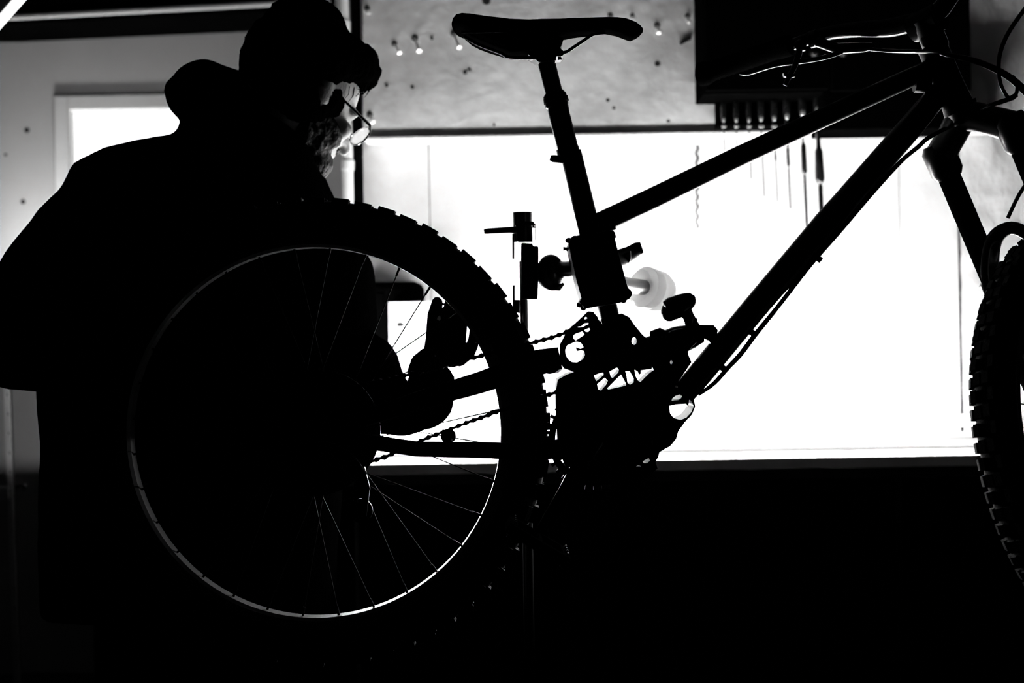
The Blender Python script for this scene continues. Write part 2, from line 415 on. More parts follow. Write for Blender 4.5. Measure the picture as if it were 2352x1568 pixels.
for i, (x, hy, hr, sh) in enumerate(tools):
    t = thing('screwdriver', words[i] + ' screwdriver from the left in the dark rack', 'screwdriver', P(x, 291, SH), 'screwdrivers in the rack')
    k = R(1, SH)
    hpts = [(hy - 42, hr * .7), (hy - 36, hr), (hy - 5, hr), (hy + 4, hr * .8), (hy + 9, hr * .55), (290 if hy < 285 else 296, hr * .5)]
    m = MB(); top = P(x, 291, SH)
    m.lathe([(0.0001, (291 - hpts[0][0]) * k + .002)] + [(r * k, (291 - y) * k) for y, r in hpts] + [(0.0001, 0)], top, (0, 0, 1), 14); m.build('handle', 'tool_handle', t)
    MB().lathe([(0.0001, 3 * k), (hr * .85 * k, 2 * k), (hr * .85 * k, -2 * k), (0.0001, -4 * k)], top + Vector((0, -.004, 0)), (0, 0, 1), 12).build('ferrule', 'nail_steel', t)
    MB().ell(top + Vector((0, -hr * .55 * k, (291 - hy) * k)), (hr * .6 * k, 0, 0), (0, hr * .6 * k, 0), (0, 0, hr * 1.15 * k), 12, 8).build('handle_glint', 'nail_steel', t)  # pale bead in place of the shine on the handle end
    lean = 0.03
    m = MB(); m.lathe([(0.0001, (291 - sh[0][0]) * k)] + [(r * k, (291 - y) * k) for y, r in sh] + [(0.0001, (291 - sh[-1][0] - 3) * k)], top, (-lean, 0, 1), 10)
    m.build('shaft', 'tool_handle' if i > 5 else 'tool_steel', t)
# twist bit hanging on the wall left of the rack
tb = MB(); pts = []; rr = []
for i in range(60):
    y = 335 + i * 3.2; pts.append(P(1601 + 2.2 * math.sin(i * 0.9), y, 3.66 + 0.004 * math.cos(i * 0.9))); rr.append(R(4.6 - i * 0.035, 3.66))
tb.tube(pts, rr, 8); o = tb.build('auger_bit', 'tool_steel'); tag(o, 'long twisted bit hanging against the white wall left of the screwdrivers', 'drill bit')
wh = thing('wall_hook', 'small pale screw hook alone on the white wall above the top tube', 'hook', P(1448, 405, D_WALL))
MB().tube([P(1444, 398, D_WALL), P(1452, 410, D_WALL - .03)], R(3, D_WALL), 8).build('shank', 'nail_steel', wh)
MB().ell(P(1452, 410, D_WALL - .03), (R(8), 0, 0), (0, .004, 0), (0, 0, R(8))).build('head', 'nail_steel', wh)

# ------------------------------------------------------------------ bench
bx0, bx1 = P(190, 1062, D_BENCH).x, P(2700, 1062, D_BENCH).x
bench = thing('workbench', 'long workbench with a bright top and dark front behind the bicycle', 'workbench', ((bx0 + bx1) / 2, D_BENCH + .3, 0))
MB().aabb((bx0, D_BENCH, z_bench - 0.024), (bx1, D_WALL - 0.001, z_bench)).build('worktop', 'bench_top', bench, bevel=0.002)
MB().aabb((bx0, D_WALL - 0.025, z_bench + .0005), (bx1, D_WALL - 0.012, z_bench + 0.012)).build('upstand', 'bench_top', bench)
n = 4
for i in range(n):
    xa = bx0 + (bx1 - bx0) * i / n + .01; xb = bx0 + (bx1 - bx0) * (i + 1) / n - .01
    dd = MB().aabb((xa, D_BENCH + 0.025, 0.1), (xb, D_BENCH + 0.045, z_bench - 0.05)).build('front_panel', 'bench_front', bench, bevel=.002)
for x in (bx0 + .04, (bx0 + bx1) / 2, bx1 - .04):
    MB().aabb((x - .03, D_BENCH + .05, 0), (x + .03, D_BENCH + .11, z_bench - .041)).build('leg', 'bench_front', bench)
# tube lamp lying on the bench
ta, tb_ = P(540, 984, D_TUBE), P(2300, 963, D_TUBE); ta.z = tb_.z = CAMZ - 0.0605 * D_TUBE
lamp = thing('tube_lamp', 'long bright tube lamp lying along the back of the bench', 'lamp', ((ta.x + tb_.x) / 2, D_TUBE, z_bench))
MB().tube([ta, tb_], 0.013, 16).build('glass_tube', 'tube_glow', lamp)
MB().aabb((ta.x - .03, D_TUBE - .02, z_bench), (tb_.x + .03, D_TUBE + .02, z_bench + .012)).build('base_rail', 'white_paint', lamp, bevel=.002)
for x in (ta.x - .012, tb_.x + .012):
    MB().aabb((x - .012, D_TUBE - .016, z_bench + .012), (x + .012, D_TUBE + .016, ta.z + .018)).build('end_socket', 'white_paint', lamp, bevel=.002)
# things on the bench seen through the rear wheel
cz = z_bench
def standing(name, x0, y0, x1, d0, d1, m, label, cat):
    l, r, t = P(x0, 800, d0).x, P(x1, 800, d0).x, P((x0 + x1) / 2, y0, d0).z
    root = thing(name, label, cat, ((l + r) / 2, (d0 + d1) / 2, cz)); return root, l, r, t
root, l, r, t = standing('cardboard_box', 893, 692, 1062, 3.46, 3.56, 'carton', 'white box on the bench seen through the rear wheel spokes', 'box')
MB().aabb((l, 3.46, cz), (r, 3.56, t - .003)).build('carton_body', 'carton', root, bevel=.002)
MB().aabb((l, 3.458, t - .0028), (r, 3.562, t)).build('lid_flap', 'carton', root)
MB().pbox(912, 745, 926, 750, 3.456, 3.4595).build('tear', 'hole_dark', root)
root, l, r, t = standing('shade_block', 836, 646, 972, 3.57, 3.69, 'dark_cabinet', 'dark block in place of wall shade behind the white box on the bench', 'block')  # guessed dark block standing in for a shaded patch of wall
MB().aabb((l, 3.57, cz), (r, 3.69, t)).build('block_body', 'dark_cabinet', root, bevel=.02)
MB().aabb((l + .03, 3.566, t - .06), (l + .05, 3.5705, t - .03)).build('block_tab', 'dark_cabinet', root)
# unseen uplight added to brighten the left wall, behind the mechanic's elbow
UD = 4.36; uc = P(118, 742, UD)
wk = thing('added_uplight', 'unseen uplight added to brighten the left wall, behind the mechanic elbow', 'lamp', uc)
MB().lathe([(.0001, -.055), (.030, -.05), (.052, 0), (.048, 0), (.028, -.045), (.0001, -.048)], uc, (0, .15, 1), 24).build('bowl_shade', 'dark_metal', wk)
MB().lathe([(.0001, -.008), (.044, -.008), (.044, -.004), (.0001, -.004)], uc, (0, .15, 1), 24).build('diffuser', 'fill_glow', wk)
MB().tube([uc + Vector((0, .01, -.045)), uc + Vector((0, .12, -.08)), Vector((uc.x, D_LEFT - .01, uc.z - .08))], .009, 10).build('arm', 'dark_metal', wk)
MB().lathe([(.0001, -.012), (.04, -.012), (.04, -.001), (.0001, -.001)], Vector((uc.x, D_LEFT, uc.z - .08)), (0, 1, 0), 20).build('wall_plate', 'dark_metal', wk)
# ceiling tube, top left
a, b = P(-60, 118, 3.2), P(84, -46, 3.0)
ct = thing('ceiling_tube', 'bright slanting tube light cut off by the top left corner', 'lamp', (a + b) / 2)
MB().tube([a, b], R(11, 3.1), 14).build('glass_tube', 'ceil_glow', ct)
dv = (b - a).normalized()
for e, s in ((a, -1), (b, 1)): MB().tube([e, e + dv * s * .02], R(13, 3.1), 14).build('end_cap', 'white_paint', ct)
MB().tube([a + Vector((0, .03, .05)), b + Vector((0, .03, .05))], .02, 8).build('batten', 'ceiling_dark', ct)
# slotted upright and small fittings at the lower left
up = thing('slotted_upright', 'pale slotted metal upright at the lower left edge', 'upright', P(44, 1699, 3.75))
m = MB(); n = 30; holes = []
def upx(y): return 16 + (y - 895) * 0.0345
outer = [(upx(860) - 7, 860), (upx(860) + 6, 860), (upx(1694) + 6, 1694), (upx(1694) - 7, 1694)]
for k in range(17): y = 906 + k * 44.5; holes.append([(upx(y) - 2.2, y - 3.5), (upx(y) + 2.2, y - 3.5), (upx(y) + 2.2, y + 3.5), (upx(y) - 2.2, y + 3.5)])
m.plate(outer, holes, 3.75, 3.754); m.build('slotted_face', 'white_paint', up)
MB().plate([(upx(860) + 4.5, 860), (upx(860) + 6, 860), (upx(1694) + 6, 1694), (upx(1694) + 4.5, 1694)], [], 3.755, 3.79).build('side_flange', 'dark_metal', up)
MB().pbox(-40, 1118, 19, 1149, 3.742, 3.75).build('bracket_plate', 'white_paint', up)
hk = thing('coat_hook', 'small shiny hook to the right of the slotted upright', 'hook', P(48, 1118, 4.5))
MB().ell(P(57, 1119, 4.5), (R(5, 4.5), 0, 0), (0, .01, 0), (R(2, 4.5), 0, R(9, 4.5))).build('hook_tip', 'chrome', hk)
MB().tube([P(36, 1118, D_LEFT), P(40, 1116, 4.53), P(52, 1114, 4.5)], R(4, 4.5), 8).build('hook_arm', 'dark_metal', hk)

# ================================================================== THE BICYCLE
bike = thing('mountain_bike', 'black full suspension mountain bike clamped in the repair stand', 'bicycle', P(1400, 1100, D0))
RC = (727, 992)                                     # rear axle in the picture
PXM = F / D0
def wheel(name, M, first, n_sp=32, rows=62, tl=.0135):
    """wheel built about the origin, axle along Y, then moved by M"""
    prof = []
    for k in range(14):
        a = 2 * math.pi * k / 14; prof.append((0.3425 + 0.0315 * math.cos(a), 0.031 * math.sin(a)))
    root = bpy.data.objects.new(name, None); COL.objects.link(root); root.parent = bike
    c = M @ Vector((0, 0, 0)); root.location = c - wloc(bike)
    def put(mb, nm, mt, sharp=40): return mb.xf(M).build(nm, mt, root, sharp=sharp)
    put(MB().lathe(prof, (0, 0, 0), (0, 1, 0), 120, closed=True), 'tyre', 'rubber', 60)
    tr = MB()
    for k in range(rows):
        a = 2 * math.pi * (k + 0.3) / rows
        rad = Vector((math.cos(a), 0, math.sin(a))); tan = Vector((-math.sin(a), 0, math.cos(a))); ax = Vector((0, 1, 0))
        if k % 2 == 0:
            for s in (-1, 1): tr.box(rad * 0.3735 + ax * s * 0.0075, rad * 0.0050, tan * tl, ax * 0.0058)
        else:
            for s in (-1, 1): tr.box(rad * 0.3705 + ax * s * 0.015, rad * 0.0062, tan * tl, ax * 0.0045)
        for s in (-1, 1):
            d = (rad * 0.78 + ax * s * 0.62).normalized(); e = (rad * -0.62 + ax * s * 0.78).normalized()
            tr.box(rad * 0.3625 + ax * s * 0.0245, d * 0.0052, tan * tl * .85, e * 0.0055)
    put(tr, 'tread_knobs', 'rubber')
    put(MB().lathe([(0.298, -0.012), (0.2975, 0.012), (0.303, 0.0165), (0.318, 0.0165), (0.318, 0.014), (0.308, 0.012), (0.308, -0.012), (0.318, -0.014), (0.318, -0.0165), (0.303, -0.0165)], (0, 0, 0), (0, 1, 0), 120, closed=True), 'rim', 'rim_metal')
    put(MB().lathe([(.0001, -.075), (.012, -.075), (.012, -.034), (.031, -.033), (.031, -.028), (.018, -.022), (.018, .022), (.031, .028), (.031, .033), (.012, .034), (.012, .075), (.0001, .075)], (0, 0, 0), (0, 1, 0), 28), 'hub', 'dark_metal')
    for k in range(n_sp):
        a = math.radians(first) - 2 * math.pi * k / n_sp
        s = 1 if (k // 2) % 2 else -1; fl = -0.0305 if k % 2 == 0 else 0.0305
        p1 = Vector((math.cos(a), 0, math.sin(a))) * 0.299
        ph = a + s * math.acos(0.0305 / 0.299); p0 = Vector((math.cos(ph), 0, math.sin(ph))) * 0.0305 + Vector((0, fl, 0))
        dv = (p1 - p0).normalized()
        sp = MB().tube([p0, p1], 0.0010, 6).tube([p1 - dv * .016, p1], 0.0021, 6)
        put(sp, 'spoke', 'spoke_steel')
    return root
Mr = Matrix.Translation(P(RC[0], RC[1], D0))
rear = wheel('rear_wheel', Mr, -27.7)
# cassette and brake disc on the rear hub
cs = MB()
for k, r in enumerate((.100, .087, .075, .064, .055, .047, .040, .034, .029)):
    y = -.036 - k * .0038; prof = [(r - .016, y - .0009), (r - .002, y - .0009), (r, y), (r - .002, y + .0009), (r - .016, y + .0009)]
    cs.lathe(prof, (0, 0, 0), (0, 1, 0), 64, closed=True)
    for j in range(5):
        a = j * 2 * math.pi / 5 + .3; v_ = Vector((math.cos(a), 0, math.sin(a)))
        cs.tube([v_ * .014 + Vector((0, y, 0)), v_ * (r - .012) + Vector((0, y, 0))], .003, 6)
cs.lathe([(.017, -.034), (.017, -.07)], (0, 0, 0), (0, 1, 0), 24)
cs.xf(Mr).build('cassette', 'chain_steel', rear)
MB().lathe([(.066, .0375), (.1, .0375), (.1, .0395), (.066, .0395)], (0, 0, 0), (0, 1, 0), 64, closed=True).xf(Mr).build('brake_disc', 'dark_metal', rear)

# ---- main frame
fr_ = MB()
def tubepx(m, pts, n=20, flat=1.0): return m.ptube(pts, n, flat)
fr_.ptube([(1377, 512, D0, 24), (1500, 455, D0, 24.5), (1700, 358, D0, 23.5), (2085, 181, D0, 22), (2150, 152, D0, 22)], 24)                       # top tube
fr_.ptube([(2160, 210, D0, 26), (2100, 282, D0, 28.5), (1940, 466, D0, 30), (1900, 512, D0, 31.5), (1740, 700, D0, 30), (1610, 856, D0, 29), (1568, 905, D0, 28)], 24)   # down tube
fr_.ptube([(1311, 350, D0, 24.5), (1352, 520, D0, 25), (1360, 556, D0, 25), (1400, 724, D0, 22), (1412, 770, D0, 22)], 24)                              # seat tube
fr_.ptube([(1365, 500, D0, 22), (1385, 520, D0, 20), (1410, 512, D0, 16)], 16)                                                                             # gusset
ht0, ht1 = (2140, 105), (2206, 256)
fr_.ptube([(ht0[0], ht0[1], D0, 34), (2150, 128, D0, 34), (2180, 195, D0, 33), (2200, 242, D0, 36), (ht1[0], ht1[1], D0, 38)], 28)                 # head tube
fr_.ptube([(2100, 190, D0, 22), (2135, 190, D0, 22)], 14)
frame = fr_.build('frame', 'frame_paint', bike)
# webbed lower part of the frame with its openings
A = [(1362, 861), (1372, 857), (1383, 854), (1384, 860), (1367, 874)]
A2 = [(1369, 881), (1386, 866), (1393, 873), (1390, 881), (1378, 895), (1372, 893)]
B = [(1397, 852), (1414, 843), (1418, 848), (1417, 854), (1404, 867), (1400, 864)]
C = [(1392, 890), (1423, 859), (1435, 881), (1434, 884), (1394, 893)]
D = [(1433, 851), (1443, 852), (1452, 867), (1452, 877), (1443, 882), (1438, 877), (1436, 864)]
E_ = [(1454, 848), (1461, 852), (1464, 859), (1468, 857), (1468, 843), (1490, 832), (1497, 849), (1486, 857), (1467, 876), (1462, 873), (1455, 860)]
G = [[(1511, 826), (1521, 820), (1526, 834), (1518, 832)], circ(1508, 835, 4), circ(1537, 831, 3, 8, 5), circ(1453, 783, 6, 8, 9)]
web = [(1376, 735), (1380, 745), (1424, 720), (1442, 729), (1453, 746), (1473, 770), (1500, 790), (1574, 793), (1576, 814), (1583, 831), (1562, 862), (1546, 884), (1540, 905), (1400, 915), (1330, 915), (1330, 845), (1345, 800), (1362, 765)]
MB().plate(web, [A, A2, B, C, D, E_] + G, D0 - .03, D0 + .03).build('frame_web', 'frame_paint', frame)
hous = [(1279, 870), (1300, 858), (1330, 848), (1350, 898), (1420, 902), (1500, 880), (1550, 872), (1584, 908), (1589, 930), (1582, 948), (1566, 966), (1550, 988), (1546, 1003), (1532, 1020), (1508, 1033), (1506, 1044), (1499, 1054), (1504, 1070), (1478, 1090), (1436, 1100), (1350, 1100), (1300, 1072), (1280, 1030), (1275, 960), (1274, 900)]
ov = [(1535, 918), (1537, 912), (1545, 906), (1555, 903), (1559, 907), (1556, 912), (1550, 917)]
mainh = [(1530, 929), (1545, 926), (1568, 924), (1573, 931), (1575, 915), (1580, 918), (1585, 930), (1580, 943), (1569, 955), (1555, 961), (1540, 956), (1532, 945)]
sm_ = [circ(1533, 891, 6, 10, 5), circ(1546, 886, 4, 8, 4), [(1470, 1054), (1484, 1046), (1487, 1052), (1480, 1058), (1473, 1058)], [(1455, 1066), (1458, 1062), (1464, 1062), (1467, 1066)]]
MB().plate(hous, [ov, mainh] + sm_, D0 - .045, D0 + .045).build('bottom_bracket_housing', 'frame_paint', frame, bevel=.003)
# idler guard with its openings
lk = [(1286, 790), (1296, 772), (1300, 760), (1310, 752), (1328, 736), (1350, 715), (1362, 716), (1372, 728), (1380, 746), (1394, 770), (1394, 850), (1340, 862), (1296, 846), (1286, 832)]
h1 = circ(1345, 731, 3.2, 8)
h2 = [(1323, 748), (1334, 740), (1350, 740), (1352, 744), (1345, 747), (1338, 751), (1328, 752)]
h3 = [(1341, 758), (1353, 753), (1355, 757), (1351, 762), (1345, 762)]
h4 = [(1316, 772), (1320, 767), (1337, 761), (1342, 768), (1340, 770), (1322, 782), (1317, 777)]
h5 = [(1302, 793), (1322, 784), (1333, 786), (1340, 797), (1334, 801), (1322, 797), (1325, 806), (1334, 804), (1341, 806), (1343, 815), (1338, 825), (1325, 832), (1313, 831), (1305, 825), (1299, 815), (1298, 803)]
h6 = [(1356, 828), (1359, 819), (1362, 822), (1359, 832)]
MB().plate(lk, [h1, h2, h3, h4, h5, h6], D0 - .052, D0 - .036).build('idler_guard', 'frame_paint', bike)
# swingarm: two side stays joined by a yoke
sw = MB()
for s in (-1, 1):
    d = D0 + s * .050
    sw.ptube([(1286, 822, d, 26), (1240, 831, d, 30), (1100, 879, d, 25), (1000, 908, d, 23), (860, 953, d, 20), (735, 990, d + s * .02, 18)], 14, flat=.45)
    sw.ptube([(735, 992, d + s * .02, 22), (800, 1008, d + s * .01, 17), (960, 1031, d, 18), (1100, 1033, d, 19), (1240, 1038, d, 20), (1330, 1020, d, 24)], 14, flat=.45)
swing = sw.build('swingarm', 'frame_paint', bike)
MB().ptube([(1262, 832, D0 - .05, 27), (1270, 832, D0, 27), (1262, 832, D0 + .05, 27)], 14).build('yoke', 'frame_paint', swing)
# ---- rear shock
shock = MB().ptube([(1455, 832, D0, 22), (1480, 818, D0, 34), (1500, 806, D0, 36), (1560, 780, D0, 33), (1590, 772, D0, 28), (1612, 766, D0, 20)], 22).build('rear_shock', 'gloss_black', bike)
MB().lathe([(R(17), -.016), (R(17), .016)], P(1627, 765, D0), (0, 1, 0), 22).build('shock_eyelet', 'dark_metal', shock)
MB().ptube([(1500, 770, D0, 12), (1516, 764, D0 - .01, 12), (1526, 768, D0 - .01, 10)], 10).build('air_valve', 'dark_metal', shock)
MB().ptube([(1527, 716, D0 - .02, 8), (1531, 713, D0 - .02, 22), (1542, 709, D0 - .02, 27), (1560, 703, D0 - .02, 27), (1566, 698, D0 - .02, 25), (1580, 692, D0 - .02, 21.5), (1590, 688, D0 - .02, 17), (1597, 686, D0 - .02, 8)], 18).build('reservoir', 'gloss_black', shock)
MB().pell(1540, 714, D0 - .02, 22, 25, .018, rot=.4).build('reservoir_end', 'gloss_black', shock)
MB().ptube([(1568, 705, D0 - .02, 20), (1580, 725, D0 - .015, 14), (1588, 742, D0 - .01, 15), (1600, 760, D0, 14)], 12).build('bridge', 'gloss_black', shock)
MB().ptube([(1591, 736, D0 - .03, 9), (1600, 738, D0 - .03, 7)], 10).build('dial', 'dark_metal', shock)
MB().plate([(1600, 746), (1636, 747), (1645, 758), (1643, 772), (1628, 788), (1622, 776), (1611, 778), (1611, 788), (1600, 790)], [], D0 - .018, D0 + .018).build('shock_mount', 'frame_paint', frame)
# ---- seat post and saddle
po = MB().ptube([(1244, 120, D0, 20.5), (1254, 140, D0, 20.5), (1277, 232, D0, 20)], 22)
po.ptube([(1272, 212, D0, 22), (1274, 219, D0, 27), (1279, 243, D0, 27.5), (1281, 246, D0, 25), (1284, 262, D0, 24.5), (1312, 370, D0, 24)], 22)
post = po.build('seat_post', 'gloss_black', bike)
MB().ptube([(1276, 224, D0, 28.5), (1278, 236, D0, 29)], 22).build('wiper_collar', 'rubber', post)
cl = MB().ptube([(1303, 340, D0, 26), (1309, 366, D0, 26.5)], 22)
cl.ptube([(1290, 366, D0 - .01, 9), (1270, 364, D0 - .012, 8.5), (1264, 362, D0 - .012, 6)], 10)
cl.build('seat_clamp', 'dark_metal', bike)
MB().ptube([(1328, 344, D0 - .005, 6), (1333, 362, D0 - .005, 6)], 10).build('cable_stop', 'chrome', bike)
MB().ptube([(1331, 355, D0 - .004, 4.5), (1345, 415, D0 - .004, 4.5), (1361, 486, D0 - .004, 4.5)], 10).build('dropper_hose', 'gloss_black', bike)
# saddle: sections along its length (x, top, bottom, half width)
sec = [(1038, 55, 61, .012), (1042, 49, 68, .035), (1050, 43, 74, .052), (1064, 41.5, 79, .062), (1081, 43, 94, .068), (1100, 46, 104, .070), (1125, 48.5, 114, .068), (1153, 50, 124, .062), (1172, 50.5, 131, .055), (1215, 50, 130, .046),
       (1246, 49, 106, .041), (1283, 48, 90, .035), (1315, 46, 84, .031), (1357, 44, 79, .027), (1393, 42.5, 76, .025), (1417, 42.5, 81, .024), (1436, 44.5, 89, .023), (1448, 48, 93, .022), (1460, 53, 88, .019), (1470, 60, 81, .014), (1476, 66, 74, .006)]
sd = MB(); n = 18; v = []; f = []
for x, t, b_, w in sec:
    pt, pb = P(x, t), P(x, b_); h = pt.z - pb.z
    for k in range(n):
        a = 2 * math.pi * k / n; ca, sa = math.cos(a), math.sin(a)
        e = 0.6
        yy = w * (abs(ca) ** e) * (1 if ca > 0 else -1); zz = (abs(sa) ** 0.75) * (1 if sa > 0 else -1)
        v.append(Vector((pt.x, D0 + yy, (pt.z + pb.z) / 2 + zz * h / 2)))
for i in range(len(sec) - 1):
    for k in range(n):
        k2 = (k + 1) % n; f.append((i * n + k, i * n + k2, (i + 1) * n + k2, (i + 1) * n + k))
f.append(tuple(range(n))); f.append(tuple(reversed(range((len(sec) - 1) * n, len(sec) * n)))); sd.add(v, f)
saddle = sd.build('saddle', 'saddle_cover', bike, sharp=60)
for s in (-1, 1):
    q = [(P(x, y, D0 + s * w), R(4.2)) for x, y, w in ((1066, 84, .03), (1100, 103, .032), (1150, 122, .028), (1172, 132, .024), (1240, 132, .022), (1296, 121, .021), (1310, 114, .019), (1340, 94, .016), (1362, 80, .013), (1390, 76, .012))]
    q = smooth_path(q, 4); MB().tube([a[0] for a in q], [a[1] for a in q], 8).build('saddle_rail', 'dark_metal', saddle)
MB().ptube([(1184, 72, D0 - .071, 3), (1060, 74, D0 - .066, 3)], 8).build('edge_strip', 'gloss_black', saddle)
hc = MB().plate([(1212, 132), (1225, 139), (1237, 150), (1276, 146), (1276, 137), (1290, 136), (1297, 128), (1286, 118), (1293, 98), (1288, 92), (1278, 93), (1250, 100), (1215, 118)], [], D0 - .026, D0 + .026)
hc.build('post_head', 'gloss_black', post, bevel=.002)
for x in (1218, 1284): MB().ptube([(x, 120, D0 - .012, 4), (x + 2, 138, D0 - .012, 4.5)], 8).build('clamp_bolt', 'dark_metal', post)

# ---- drivetrain: chain, chainring, crank, pedal, derailleur
BBX, BBY = 1365, 1010; DCH = D0 - .046
def ppos(x, y, d): return P(x, y, d)
link = MB()
lp = [(-.0062, .0042), (-.0094, .0026), (-.0104, 0), (-.0094, -.0026), (-.0062, -.0042), (-.0016, -.0021), (.0016, -.0021), (.0062, -.0042), (.0094, -.0026), (.0104, 0), (.0094, .0026), (.0062, .0042), (.0016, .0021), (-.0016, .0021)]
nl = len(lp)
for s in (-1, 1):
    v = [(x, s * .0026 + dy, z) for dy in (-.0006, .0006) for x, z in lp]
    link.add(v, [tuple(range(nl)), tuple(reversed(range(nl, 2 * nl)))] + [(i, (i + 1) % nl, (i + 1) % nl + nl, i + nl) for i in range(nl)])
link.add(*((lambda m: (m.V, m.Fc))(MB().tube([(-.0062, -.003, 0), (-.0062, .003, 0)], .0030, 8))))
chain = bpy.data.objects.new('chain', None); COL.objects.link(chain); chain.parent = bike; chain.location = P(1230, 900, DCH) - wloc(bike)
l0 = None
def lay(path, step=.0127):
    """set links along a pixel path"""
    global l0
    pts = [P(x, y, d) for x, y, d in path]; acc = []; rest = 0.0
    for a, b in zip(pts[:-1], pts[1:]):
        L = (b - a).length; dr = (b - a) / L; t = rest
        while t < L:
            acc.append((a + dr * t, dr)); t += step
        rest = t - L
    base = wloc(chain)
    for p, dr in acc:
        e = Euler((0, -math.atan2(dr.z, dr.x), 0))
        if l0 is None:
            l0 = link.build('chain_link', 'chain_steel', chain, org=Vector((0, 0, 0))); l0.location = p - base; l0.rotation_euler = e
        else: copy_of(l0, chain, p - base, e)
lay([(738, 905, DCH - .008), (900, 870, DCH - .006), (1100, 818, DCH), (1222, 787, DCH), (1268, 775, DCH), (1296, 765, DCH), (1330, 745, DCH + .004), (1352, 735, DCH + .006)])
lay([(1288, 897, DCH), (1145, 944, DCH), (1040, 983, DCH - .004), (985, 1004, DCH - .006), (930, 1028, DCH - .008), (890, 1047, DCH - .008), (845, 1062, DCH - .008), (812, 1085, DCH - .008)])
ring_c = P(BBX, BBY, DCH)
cr = MB().lathe([(.062, -.002), (.073, -.002), (.073, .002), (.062, .002)], ring_c, (0, 1, 0), 64, closed=True)
for k in range(36):
    a = 2 * math.pi * k / 36; v_ = Vector((math.cos(a), 0, math.sin(a))); t_ = Vector((-math.sin(a), 0, math.cos(a)))
    cr.box(ring_c + v_ * .0755, v_ * .0035, t_ * .0026, Vector((0, .0015, 0)))
for k in range(4):
    a = k * math.pi / 2 + .4; v_ = Vector((math.cos(a), 0, math.sin(a))); cr.tube([ring_c + v_ * .012, ring_c + v_ * .066], .008, 8)
cr.build('chainring', 'dark_metal', bike)
crank = MB().ptube([(BBX, BBY, D0 - .075, 26), (1352, 1034, D0 - .085, 22), (1300, 1126, D0 - .09, 17), (1250, 1214, D0 - .095, 17), (1238, 1236, D0 - .095, 19)], 14, flat=.6).build('crank_arm', 'gloss_black', bike)
MB().tube([P(BBX, BBY, D0 - .09), P(BBX, BBY, D0 + .07)], R(18), 18).build('axle', 'dark_metal', crank)
ped = MB(); dpd = D0 - .16; c = P(1234, 1242, dpd)
ped.tube([c + Vector((0, .065, 0)), c + Vector((0, -.05, 0))], .008, 12)
th = .55; ux = Vector((math.cos(th), 0, -math.sin(th))); uz = Vector((math.sin(th), 0, math.cos(th)))
for s in (-1, 1):
    ped.box(c + ux * s * .045, ux * .007, Vector((0, .05, 0)), uz * .008)
    ped.box(c + Vector((0, s * .045, 0)), ux * .05, Vector((0, .006, 0)), uz * .008)
pedal = ped.build('pedal', 'pedal_plastic', bike, bevel=.001)
pin = MB()
for s in (-1, 1):
    for k in range(4):
        for t in (-1, 1): pin.tube([c + ux * s * .045 + Vector((0, -.04 + k * .026, 0)), c + ux * s * .045 + Vector((0, -.04 + k * .026, 0)) + uz * t * .013], .0018, 6)
pin.build('pedal_pins', 'spoke_steel', pedal)['kind'] = 'stuff'
dr_ = MB().ptube([(770, 1030, D0 - .075, 16), (800, 1062, D0 - .08, 22), (830, 1098, D0 - .075, 18)], 12, flat=.7)
dr_.plate([(815, 1082), (838, 1072), (850, 1120), (842, 1185), (820, 1190), (812, 1140)], [circ(828, 1150, 7)], D0 - .062, D0 - .056)
der = dr_.build('rear_derailleur', 'dark_metal', bike)
MB().lathe([(.004, -.003), (.019, -.002), (.019, .002), (.004, .003)], P(829, 1172, D0 - .05), (0, 1, 0), 20, closed=True).build('jockey_wheel', 'dark_metal', der)
gd = MB().lathe([(.0001, -.006), (R(17), -.005), (R(17), .005), (.0001, .006)], P(1030, 1001, DCH + .012), (0, 1, 0), 20)
gd.ptube([(1030, 1001, DCH + .012, 8), (1032, 1018, D0 - .05, 9)], 8)
gd.build('chain_guide_roller', 'rubber', bike)
# ---- cables along the down tube
cb = MB().ptube([(2170, 296, D0 + .01, 5), (2130, 318, D0 - .01, 5), (2108, 338, D0 - .012, 5), (2072, 368, D0 - .02, 5), (2010, 434, D0 - .02, 6), (1930, 528, D0 - .015, 6), (1862, 606, D0 - .01, 6), (1795, 694, D0 - .005, 5.5), (1735, 768, D0 - .005, 6), (1702, 812, D0 - .005, 6), (1672, 844, D0, 5.5), (1640, 880, D0, 5), (1604, 906, D0, 4)], 10, sub=4)
cb.build('brake_hose', 'gloss_black', bike)
MB().ptube([(2100, 300, D0 - .02, 3.5), (2075, 345, D0 - .024, 3.5), (2060, 362, D0 - .025, 3.5)], 8, sub=4).build('shift_cable', 'gloss_black', bike)
for x, y in ((1878, 592), (1728, 764), (1662, 846)):
    MB().ptube([(x - 8, y - 6, D0 - .012, 8), (x + 8, y + 6, D0 - .012, 7)], 8).build('cable_clip', 'gloss_black', bike)
MB().ptube([(1555, 832, D0 - .03, 5), (1580, 800, D0 - .035, 5), (1598, 782, D0 - .03, 5)], 8, sub=3).build('shock_hose', 'gloss_black', bike)

